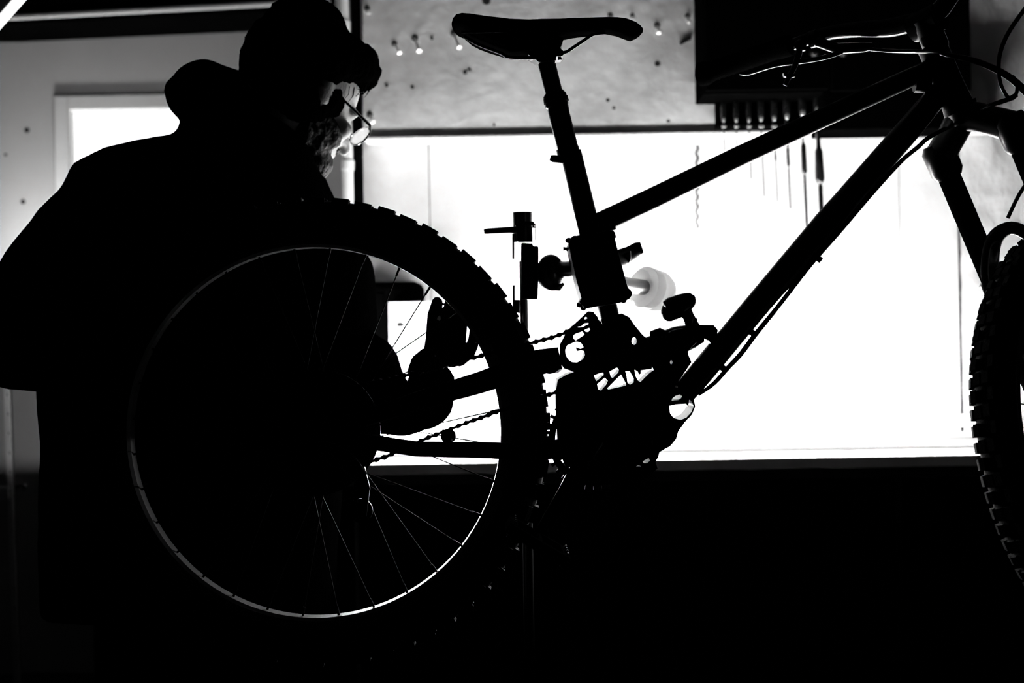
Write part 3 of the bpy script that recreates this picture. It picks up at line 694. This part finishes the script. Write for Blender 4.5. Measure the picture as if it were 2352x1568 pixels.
# ---- steering: fork, front wheel, handlebar (turned about forty degrees away from the camera)
O = P(2189, 200, D0)
lean = math.radians(2.5)
Rl = Matrix.Rotation(lean, 3, 'X')
s_ = (P(2547, 1020, D0) - O).normalized(); s_ = Rl @ s_; yh = Rl @ Vector((0, 1, 0))
f0 = s_.cross(yh); f0 = -f0 if f0.x < 0 else f0
th = math.radians(40)
fwd = (f0 * math.cos(th) + yh * math.sin(th)).normalized()
lat = s_.cross(fwd).normalized(); lat = -lat if lat.x < 0 else lat       # towards the near (right hand) side
def S(t, l=0.0, g=0.0): return O + s_ * t + lat * l + fwd * g
wc = P(2585, 1020, 2.325)
Mw = Matrix.Translation(wc) @ Matrix((tuple((fwd.x, -lat.x, -s_.x)), tuple((fwd.y, -lat.y, -s_.y)), tuple((fwd.z, -lat.z, -s_.z)))).to_4x4()
wheel('front_wheel', Mw, 10, rows=92, tl=.0095)
t_ax = (wc - O).dot(s_); HS = 0.070
fk = MB()
fk.tube([S(.03), S(.06)], .026, 20)
crown = [(S(.098, -HS - .002), .026), (S(.076, -HS * .6), .024), (S(.052, 0), .025), (S(.076, HS * .6), .024), (S(.098, HS + .002), .026)]
q = smooth_path(crown, 5); fk.tube([a[0] for a in q], [a[1] for a in q], 16)
for s in (-1, 1): fk.tube([S(.075, s * HS), S(.085, s * HS), S(.125, s * HS), S(.135, s * HS)], [.021, .0275, .0265, .021], 20)
fork = fk.build('fork', 'frame_paint', bike)
for s in (-1, 1):
    MB().tube([S(.12, s * HS), S(.36, s * HS)], .0186, 20).build('stanchion', 'stanchion', fork)
    lo = MB().tube([S(.318, s * HS), S(.322, s * HS), S(.345, s * HS), S(.40, s * HS), S(.55, s * HS * .98), S(t_ax, s * HS * .95, .03), S(t_ax + .03, s * HS * .95, .03)], [.0205, .0245, .0255, .0255, .025, .022, .017], 20)
    lo.tube([S(t_ax, s * HS * .95, .03), S(t_ax, s * HS * .95, .045)], .018, 12)
    lo.build('fork_leg', 'gloss_black', fork)
q = smooth_path([(S(.35, -HS, -.012), .017), (S(.30, -HS * .78, -.02), .016), (S(.252, -HS * .3, -.024), .0145), (S(.248, HS * .3, -.024), .0145), (S(.30, HS * .78, -.02), .016), (S(.35, HS, -.012), .017)], 6)
MB().tube([a[0] for a in q], [a[1] for a in q], 12, flat=.7).build('fork_brace', 'gloss_black', fork)
MB().tube([S(-.115), S(-.09), S(-.07), S(-.06)], [.017, .021, .021, .017], 20).build('headset_cap', 'gloss_black', fork)
# stem and bar
sx = S(-.088); bc = P(2128, 52, D0)
stem = MB().tube([S(-.070), S(-.118)], .0205, 20); stem.tube([S(-.094), bc + Vector((0, 0, 0))], [.021, .021], 16)
stem.tube([bc - lat * .026, bc + lat * .026], .023, 18)
hb = stem.build('stem', 'frame_paint', bike)
for dz in (-.012, .012): MB().tube([bc + fwd * .02 + Vector((0, 0, dz)), bc + fwd * .03 + Vector((0, 0, dz))], .004, 8).build('stem_bolt', 'chrome', hb)
barpts = [(1612, 168, 2.60, 13), (1650, 160, 2.585, 13), (1800, 110, 2.50, 14), (1850, 92, 2.465, 14.5), (1880, 82, 2.45, 15), (1920, 73, 2.425, 16.5), (1975, 67, 2.39, 18.5), (2040, 64, 2.355, 21.5), (2090, 53, 2.325, 22.5), (2128, 46, 2.30, 23)]
barr = [(2158, 24, 2.28, 22), (2186, -14, 2.255, 21), (2220, -56, 2.23, 19), (2330, -120, 2.15, 17), (2640, -210, 1.98, 17)]
hbar = MB().ptube(barpts + barr, 18, sub=4).build('handlebar', 'gloss_black', bike)
g1 = MB().ptube([(1604, 171, 2.605, 14), (1607, 171, 2.603, 27), (1622, 168, 2.597, 28), (1632, 165, 2.59, 24), (1640, 162, 2.587, 22), (1700, 142, 2.553, 22.5), (1780, 115, 2.508, 22), (1788, 112, 2.503, 25), (1816, 103, 2.488, 25), (1820, 101, 2.486, 17)], 20).build('grip', 'grip_rubber', hbar)
rib = MB()
for k in range(13):
    u = k / 12; x = 1646 + 130 * u; y = 160 - 44 * u; d = 2.584 - .073 * u
    rib.ptube([(x - 2, y + .7, d, 23.6), (x + 2, y - .7, d, 23.6)], 14)
rib.build('grip_ribs', 'grip_rubber', g1)
MB().ptube([(2420, -146, 2.093, 24), (2640, -210, 1.98, 25)], 16).build('grip', 'grip_rubber', hbar)
lv = MB().ptube([(1862, 92, 2.44, 20), (1880, 86, 2.43, 20)], 14)
lv.ptube([(1876, 96, 2.43, 12), (1925, 112, 2.41, 13), (1985, 108, 2.385, 12), (2005, 106, 2.375, 8)], 12)
lever = lv.build('brake_lever', 'gloss_black', hbar)
MB().ptube([(1935, 118, 2.40, 6), (1900, 130, 2.41, 6), (1850, 140, 2.43, 5.5), (1780, 150, 2.47, 5), (1720, 168, 2.51, 5), (1700, 168, 2.52, 4)], 10, sub=3).build('lever_blade', 'gloss_black', lever)
dl = MB().ptube([(1832, 108, 2.455, 15), (1846, 102, 2.448, 15)], 12)
dl.ptube([(1836, 118, 2.44, 8), (1826, 150, 2.43, 7), (1812, 178, 2.42, 6), (1803, 196, 2.42, 5)], 10, sub=3)
dl.plate([(1798, 169), (1828, 172), (1826, 177), (1812, 180), (1800, 176)], [], 2.415, 2.425)
dl.build('dropper_remote', 'gloss_black', hbar)
# hoses sweeping round the front
MB().ptube([(2000, 113, 2.37, 4.5), (2050, 117, 2.34, 4.5), (2110, 118, 2.29, 5), (2150, 120, 2.24, 5), (2185, 128, 2.22, 6), (2240, 140, 2.21, 7), (2300, 166, 2.21, 8), (2345, 200, 2.22, 9), (2400, 262, 2.23, 9), (2420, 330, 2.24, 8), (2390, 380, 2.26, 6), (2345, 440, 2.28, 4.5), (2315, 500, 2.3, 4.5)], 12, sub=5).build('brake_hose', 'gloss_black', hbar)
MB().ptube([(2420, -70, 2.12, 5), (2365, 5, 2.16, 5), (2318, 72, 2.19, 5), (2297, 122, 2.20, 5), (2294, 165, 2.20, 4.8), (2300, 198, 2.20, 4.5), (2314, 222, 2.205, 4.5), (2326, 226, 2.21, 4.5), (2335, 212, 2.215, 4.5), (2336, 190, 2.22, 4.5), (2326, 176, 2.23, 4.5)], 10, sub=5).build('shift_hose', 'gloss_black', hbar)
MB().ptube([(2334, 218, 2.21, 6), (2316, 228, 2.21, 6), (2280, 240, 2.23, 5.5), (2246, 254, 2.26, 5), (2210, 268, 2.27, 5)], 10, sub=4).build('dropper_cable', 'gloss_black', hbar)

# ================================================================== THE REPAIR STAND
DS = 2.44
stand = thing('repair_stand', 'dark bicycle repair stand clamping the seat tube', 'repair stand', (P(1201, 900, DS).x, DS, 0))
xs = P(1201, 560, DS).x; zt = P(1201, 488, DS).z
zc = P(1201, 556, DS).z
MB().lathe([(.0001, 0), (R(22, DS), 0), (R(22, DS), zt - zc), (.0001, zt - zc)], (xs, DS, zc), (0, 0, 1), 24).build('upper_post', 'stand_steel', stand)
xp = P(1205, 800, DS).x; zm = P(1205, 800, DS).z; zu = P(1205, 600, DS).z
MB().lathe([(.0001, .02), (R(12, DS), .02), (R(12, DS), zm), (.0001, zm)], (xp, DS, 0), (0, 0, 1), 20).build('lower_post', 'stand_paint', stand)
MB().lathe([(.0001, zm), (R(9, DS), zm), (R(9, DS), zu), (.0001, zu)], (xp, DS, 0), (0, 0, 1), 20).build('slider_post', 'stand_steel', stand)
MB().plate([(1188, 514), (1198, 511), (1224, 512), (1230, 520), (1229, 554), (1222, 562), (1195, 562), (1188, 556)], [circ(1187, 520, 3, 8, 4)], DS - .032, DS + .03).build('collar', 'stand_paint', stand, bevel=.004)
MB().ptube([(1112, 532, DS - .02, 5.5), (1120, 531, DS - .02, 6.5), (1170, 528, DS - .02, 7), (1192, 527, DS - .02, 8)], 12).build('clamp_handle', 'stand_paint', stand)
MB().ptube([(1179, 537, DS - .01, 2.4), (1179, 594, DS - .01, 2)], 8).ptube([(1180, 655, DS - .01, 2.2), (1180, 700, DS - .01, 2.2)], 8).build('pull_rod', 'dark_metal', stand)
MB().plate([(1197, 560), (1222, 562), (1224, 568), (1236, 568), (1236, 640), (1234, 688), (1196, 688)], [], DS - .03, DS + .03).build('bracket', 'stand_paint', stand, bevel=.003)
MB().plate([(1178, 689), (1194, 690), (1194, 720), (1178, 716)], [], DS - .028, DS + .028).build('lower_collar', 'stand_paint', stand)
MB().ell(P(1265, 626, DS), (R(33, DS), 0, 0), (0, .03, 0), (0, 0, R(42, DS)), 28, 16).build('pivot_head', 'stand_paint', stand)
MB().ptube([(1270, 655, DS - .01, 14), (1285, 660, DS - .02, 8), (1295, 651, DS - .02, 3)], 10).build('pivot_lever', 'stand_paint', stand)
MB().ptube([(1280, 620, DS, 20), (1305, 619, DS - .04, 19), (1330, 618, DS - .07, 20)], 16).build('clamp_arm', 'stand_paint', stand)
jaw = [(1303, 565), (1308, 551), (1318, 547), (1327, 545), (1389, 535), (1404, 534), (1410, 542), (1407, 549), (1413, 574), (1426, 623), (1437, 663), (1446, 671), (1447, 680), (1439, 689), (1419, 697), (1370, 705), (1338, 711), (1335, 703), (1328, 699), (1328, 693), (1333, 689), (1321, 646), (1310, 598)]
jw = MB().plate(jaw, [], D0 - .045, D0 + .05).build('jaw', 'stand_paint', stand, bevel=.004)
rv = random.Random(5); rg = MB()
for k in range(9):
    x = 1306 + k * 12; y = 551 - k * 2; rg.pell(x + rv.uniform(-3, 3), y + rv.uniform(-2, 2), D0 - .03 + rv.uniform(-.01, .01), rv.uniform(6, 9), rv.uniform(4, 7), .012, 10, 6)
for x, y in ((1331, 700), (1340, 707), (1442, 678), (1432, 690), (1408, 543)): rg.pell(x, y, D0 - .03, 7, 6, .012, 10, 6)
rg.ptube([(1306, 573, D0 - .03, 5), (1299, 571, D0 - .03, 3), (1294, 571, D0 - .03, 4.5)], 8)
rg.build('rag', 'cloth', stand)['kind'] = 'stuff'
MB().ptube([(1405, 600, DS - .06, 20), (1425, 592, DS - .03, 20), (1446, 582, DS, 17), (1464, 571, DS + .02, 15.5), (1474, 568, DS + .02, 13)], 14, flat=.5).build('cam_lever', 'stand_paint', stand)
MB().ptube([(1438, 580, DS - .02, 12), (1443, 596, DS - .02, 7), (1443, 603, DS - .02, 2)], 8).build('cam_tooth', 'stand_paint', stand)
ax = Vector((.75, .62, -.22)).normalized()
MB().lathe([(.0001, .052), (.02, .05), (.032, .042), (.038, .028), (.0385, .018), (.036, .012), (.0385, .006), (.0385, -.012), (.030, -.022), (.0001, -.024)], P(1488, 662, 2.62), ax, 32).build('adjusting_knob', 'milky_plastic', stand)
MB().tube([P(1415, 650, 2.42), P(1480, 660, 2.60)], .014, 14).build('knob_spindle', 'stand_paint', stand)
for a in (0.2, 2.2, 3.6):
    e = Vector((math.cos(a) * .45, math.sin(a) * .35, 0)); MB().tube([Vector((xs, DS, .16)), Vector((xs, DS, 0)) + e * .5 + Vector((0, 0, .07)), Vector((xs, DS, .012)) + e], .013, 10).build('leg', 'stand_paint', stand)

# ================================================================== THE MECHANIC
DP = 2.60
pbase = Vector((P(430, 900, DP).x, DP, 0))
# head frame: bowed and turned away from the camera
pit, yaw = math.radians(30), math.radians(40)
hf = Vector((math.cos(pit) * math.cos(yaw), math.cos(pit) * math.sin(yaw), -math.sin(pit)))
hu = Vector((math.sin(pit) * math.cos(yaw), math.sin(pit) * math.sin(yaw), math.cos(pit)))
hr = hf.cross(hu).normalized()                       # his right, towards the camera
HC = P(709, 226, DP)
def Hd(f, u, r=0.0): return HC + hf * f + hu * u + hr * r
def chain_caps(mb, pts, rads, n=12):
    for i in range(len(pts) - 1): mb.tube([pts[i], pts[i + 1]], [rads[i], rads[i + 1]], n)
    for p, r in zip(pts, rads): mb.ell(p, (r, 0, 0), (0, r, 0), (0, 0, r), 12, 8)
def px_chain(mb, pts):
    chain_caps(mb, [P(a[0], a[1], a[2]) for a in pts], [R(a[3], a[2]) for a in pts])
def hand(mb, wrist, palm, fingers, thumb, grow=0.0, pr=.036):
    w, p = P(*wrist), P(*palm)
    ax_ = (p - w).normalized()
    side = ax_.cross(Vector((0, 1, 0))).normalized()
    mb.ell(p, ax_ * (.050 + grow), Vector((0, 1, 0)) * (.017 + grow), side * (.041 + grow), 16, 10)
    chain_caps(mb, [w, (w + p) / 2], [.027 + grow, .028 + grow])
    for fg in fingers + [thumb]:
        pts = [P(*q) for q in fg]; rr = [.0105, .0098, .0090, .0082][:len(pts)]
        chain_caps(mb, pts, [r + grow for r in rr], 10)
# far (left) hand steadying the wheel, near (right) hand at the hub
handL = dict(wrist=(925, 940, 2.50), palm=(990, 884, 2.46),
             fingers=[[(984, 840, 2.46), (992, 775, 2.44), (995, 724, 2.44), (1004, 694, 2.45)], [(1014, 834, 2.46), (1024, 775, 2.43), (1028, 724, 2.43), (1036, 690, 2.44)],
                      [(1040, 828, 2.46), (1056, 782, 2.43), (1060, 738, 2.43), (1064, 710, 2.44)], [(1056, 826, 2.47), (1078, 808, 2.45), (1088, 784, 2.45), (1092, 752, 2.46)]],
             thumb=[(960, 880, 2.45), (950, 852, 2.43), (958, 828, 2.42), (976, 812, 2.42)])
handR = dict(wrist=(560, 900, 2.44), palm=(640, 905, 2.41),
             fingers=[[(690, 880, 2.41), (735, 872, 2.40), (765, 890, 2.40), (775, 915, 2.40)], [(694, 902, 2.41), (742, 900, 2.40), (770, 920, 2.40), (774, 945, 2.40)],
                      [(692, 922, 2.41), (734, 928, 2.40), (758, 946, 2.40), (760, 968, 2.40)], [(684, 938, 2.42), (718, 950, 2.41), (738, 964, 2.41), (740, 982, 2.41)]],
             thumb=[(640, 880, 2.40), (675, 850, 2.39), (705, 846, 2.39), (725, 852, 2.39)])
bd = MB()
# skull, jaw, nose, ear, neck
bd.ell(Hd(-.012, .030), hf * .098, hr * .077, hu * .095, 28, 18)
bd.ell(Hd(.030, -.045), hf * .062, hr * .060, hu * .080, 24, 16)
bd.ell(Hd(.062, -.098), hf * .030, hr * .034, hu * .026)
bd.ell(Hd(.074, .012), hf * .016, hr * .058, hu * .012)
chain_caps(bd, [Hd(.082, .005), Hd(.100, -.022), Hd(.108, -.038)], [.008, .010, .013])
for s in (-1, 1):
    bd.ell(Hd(.064, -.030, s * .040), hf * .022, hr * .024, hu * .020)
    bd.ell(Hd(-.012, -.012, s * .077), hf * .018, hr * .007, hu * .031)
    bd.ell(Hd(.0935, -.034, s * .014), hf * .010, hr * .009, hu * .008)
bd.ell(Hd(.084, -.066), hf * .012, hr * .024, hu * .007); bd.ell(Hd(.082, -.078), hf * .011, hr * .021, hu * .007)
chain_caps(bd, [Hd(-.02, -.06), P(630, 350, DP), P(560, 430, DP)], [.060, .062, .075])
# trunk, arms, legs
px_chain(bd, [(430, 520, DP, 150), (450, 640, DP, 170), (450, 800, DP, 165), (440, 960, DP, 160), (430, 1100, DP, 160)])
px_chain(bd, [(240, 500, 2.54, 60), (110, 650, 2.50, 52), (30, 800, 2.45, 46), (300, 860, 2.44, 40), (560, 900, 2.44, 30)])
px_chain(bd, [(600, 520, 2.76, 62), (680, 680, 2.74, 54), (715, 860, 2.68, 48), (820, 920, 2.58, 40), (925, 940, 2.50, 33)])
fl = lambda x, d: (x, 784 + (CAMZ - .09) * F / d, d)
for xk, dk in ((360, DP - .10), (500, DP + .10)):
    y0 = 784 + (CAMZ - .10) * F / dk
    px_chain(bd, [(xk, 1120, dk, 95), (xk + 10, 1500, dk, 68), (xk, y0 - 60, dk, 45), (xk, y0, dk, 40)])
    px_chain(bd, [(xk, y0 + 40, dk, 38), (xk + 130, y0 + 75, dk, 30)])
hand(bd, **handL); hand(bd, **handR)
person = fuse(bd, 'person', 'skin', None, voxel=.0055, smooth=3, org=pbase)
tag(person, 'mechanic in a dark hooded jacket and spectacles bowing over the rear wheel', 'person')
# jacket: stacked sections following the body, sleeves, hood
jk = MB()
rows = [(322, 375, 700, .10), (345, 262, 728, .14), (385, 190, 736, .17), (440, 165, 757, .185), (500, 150, 788, .19), (560, 138, 826, .19), (610, 128, 856, .185), (680, 118, 862, .185), (745, 110, 866, .18), (820, 107, 850, .18), (910, 106, 822, .175), (1010, 115, 800, .17), (1100, 111, 785, .17), (1240, 108, 775, .17), (1400, 112, 765, .16)]
v = []; f = []; n = 28
for y, xa, xb, dep in rows:
    a, b = P(xa, y, DP), P(xb, y, DP); c = (a + b) / 2; w = (b.x - a.x) / 2
    for k in range(n):
        t = 2 * math.pi * k / n; ct_, st_ = math.cos(t), math.sin(t)
        v.append(Vector((c.x + w * (abs(ct_) ** .62) * (1 if ct_ > 0 else -1), DP + dep * (abs(st_) ** .62) * (1 if st_ > 0 else -1), c.z)))
for i in range(len(rows) - 1):
    for k in range(n): f.append((i * n + k, i * n + (k + 1) % n, (i + 1) * n + (k + 1) % n, (i + 1) * n + k))
f.append(tuple(range(n))); f.append(tuple(reversed(range((len(rows) - 1) * n, len(rows) * n)))); jk.add(v, f)
px_chain(jk, [(300, 440, 2.56, 98), (240, 478, 2.54, 104), (170, 545, 2.52, 100), (95, 630, 2.49, 96), (25, 770, 2.45, 92), (35, 808, 2.44, 90), (150, 822, 2.44, 86), (330, 850, 2.44, 72), (500, 890, 2.44, 56)])
px_chain(jk, [(600, 500, 2.76, 92), (670, 680, 2.74, 90), (715, 850, 2.68, 88), (790, 860, 2.60, 104), (822, 858, 2.55, 102), (880, 925, 2.53, 74), (925, 940, 2.51, 64), (985, 932, 2.50, 53), (1004, 922, 2.495, 44)])
# hood
jk.pell(492, 232, DP, 92, 84, .115, rot=-.1); jk.pell(440, 225, DP, 56, 48, .09, rot=-.5); jk.pell(555, 260, DP, 100, 96, .12); jk.pell(478, 205, DP, 80, 64, .10, rot=.1); jk.pell(412, 208, DP, 32, 24, .07, rot=-.5)
jk.pell(472, 306, DP, 64, 40, .11, rot=-.35); jk.pell(600, 330, DP, 130, 80, .12); jk.pell(690, 405, DP, 50, 60, .09)
jacket = fuse(jk, 'jacket', 'cloth', person, voxel=.009, smooth=5, disp=.006, dscale=.07)
tr_ = MB()
px_chain(tr_, [(430, 1180, DP, 240), (430, 1260, DP, 215)])
for xk, dk in ((360, DP - .10), (500, DP + .10)):
    y0 = 784 + (CAMZ - .10) * F / dk
    px_chain(tr_, [(xk, 1200, dk, 130), (xk + 10, 1500, dk, 96), (xk, 1800, dk, 78), (xk, y0 + 20, dk, 68)])
fuse(tr_, 'trousers', 'cloth', person, voxel=.012, smooth=4, disp=.005, dscale=.08)
for xk, dk in ((360, DP - .10), (500, DP + .10)):
    b0 = Vector((P(xk, 1400, dk).x, dk, 0)); sh = MB()
    sh.ell(b0 + Vector((.0, 0, .055)), (.075, 0, 0), (0, .048, 0), (0, 0, .055)); sh.ell(b0 + Vector((.11, 0, .035)), (.115, 0, 0), (0, .050, 0), (0, 0, .035)); sh.aabb(b0 + Vector((-.07, -.045, 0)), b0 + Vector((.19, .045, .02)))
    fuse(sh, 'shoe', 'rubber', person, voxel=.008, smooth=3)
for hd in (handL, handR):
    g = MB(); hand(g, grow=.0018, **hd); fuse(g, 'shade_glove', 'shade_glove', person, voxel=.004, smooth=2)  # dark gloves put in to keep the shaded hands black
# hair
hm = MB()
for q in ((655, 165, DP, 104, 122, .105, .25), (690, 80, DP, 88, 88, .10, 0), (735, 75, DP, 62, 72, .09, 0), (630, 130, DP, 72, 92, .10, .2), (730, 150, DP, 96, 70, .10, .3), (690, 240, DP - .02, 84, 76, .085, .2), (800, 140, DP + .02, 62, 56, .085, .5), (826, 152, DP + .03, 48, 56, .075, -.2), (765, 235, DP - .015, 26, 46, .05, .3), (625, 215, DP, 70, 70, .09, 0)):
    hm.pell(*q[:6], rot=q[6])
hair = fuse(hm, 'hair', 'hair', person, voxel=.006, smooth=3, disp=.012, dscale=.018)
st = MB(); rv = random.Random(11)
for k in range(70):      # loose strands around the fringe
    u = rv.random(); x = 860 - 90 * u + rv.uniform(-6, 6); y = 196 + 22 * u + rv.uniform(-6, 6); d = DP + rv.uniform(-.03, .05)
    l = rv.uniform(14, 34); a = rv.uniform(1.7, 2.6)
    st.ptube([(x, y - 8, d, 1.0), (x + l * .4 * math.cos(a), y + l * .4 * math.sin(a), d, .9), (x + l * math.cos(a + .3), y + l * math.sin(a + .3), d, .4)], 4)
so = st.build('hair_strands', 'hair', person); so['kind'] = 'stuff'
# beard
bdm = MB()
bdm.ell(Hd(.055, -.100), hf * .044, hr * .050, hu * .036); bdm.ell(Hd(.030, -.082), hf * .048, hr * .062, hu * .040); bdm.ell(Hd(.084, -.058), hf * .014, hr * .030, hu * .008)
for s in (-1, 1):
    bdm.ell(Hd(.005, -.055, s * .052), hf * .030, hr * .014, hu * .050)
    bdm.ell(Hd(.036, -.056, s * .044), hf * .038, hr * .021, hu * .036)  # dark cheek pads put in for shade, not hair
beard_and_shade = fuse(bdm, 'beard_and_shade', 'beard_and_shade', person, voxel=.004, smooth=2, disp=.008, dscale=.012)
# spectacles
gl_ = bpy.data.objects.new('spectacles', None); COL.objects.link(gl_); gl_.parent = person; gl_.location = Hd(.1, -.01) - wloc(person)
for s in (-1, 1):
    ring = []
    for k in range(24):
        a = 2 * math.pi * k / 24; r_ = .026 + .003 * math.cos(2 * a)
        ring.append(Hd(.116 - .012 * abs(s * .034 + .0), -.012 + r_ * .80 * math.sin(a), s * .034 + r_ * 1.06 * math.cos(a)) - hf * (.004 + .10 * max(0, abs(s * .034 + r_ * math.cos(a)) - .034)))
    MB().tube(ring, .0019, 8, closed=True).build('lens_rim', 'chrome', gl_)
    c = sum(ring, Vector()) / 24; m = MB(); m.add([c + hf * .001] + ring, [(0, 1 + k, 1 + (k + 1) % 24) for k in range(24)])
    m.add([c - hf * .001] + [p - hf * .0015 for p in ring], [(0, 1 + (k + 1) % 24, 1 + k) for k in range(24)]); m.build('lens', 'lens_glass', gl_)
    MB().tube([Hd(.108, -.002, s * .060), Hd(.100, .000, s * .069), Hd(.03, .002, s * .078), Hd(-.03, -.002, s * .080), Hd(-.045, -.022, s * .080)], [.0032, .003, .0022, .002, .0018], 8).build('temple', 'gloss_black', gl_)
MB().tube([Hd(.114, -.002, -.012), Hd(.117, .003, 0), Hd(.114, -.002, .012)], .0017, 8).build('nose_bridge', 'chrome', gl_)
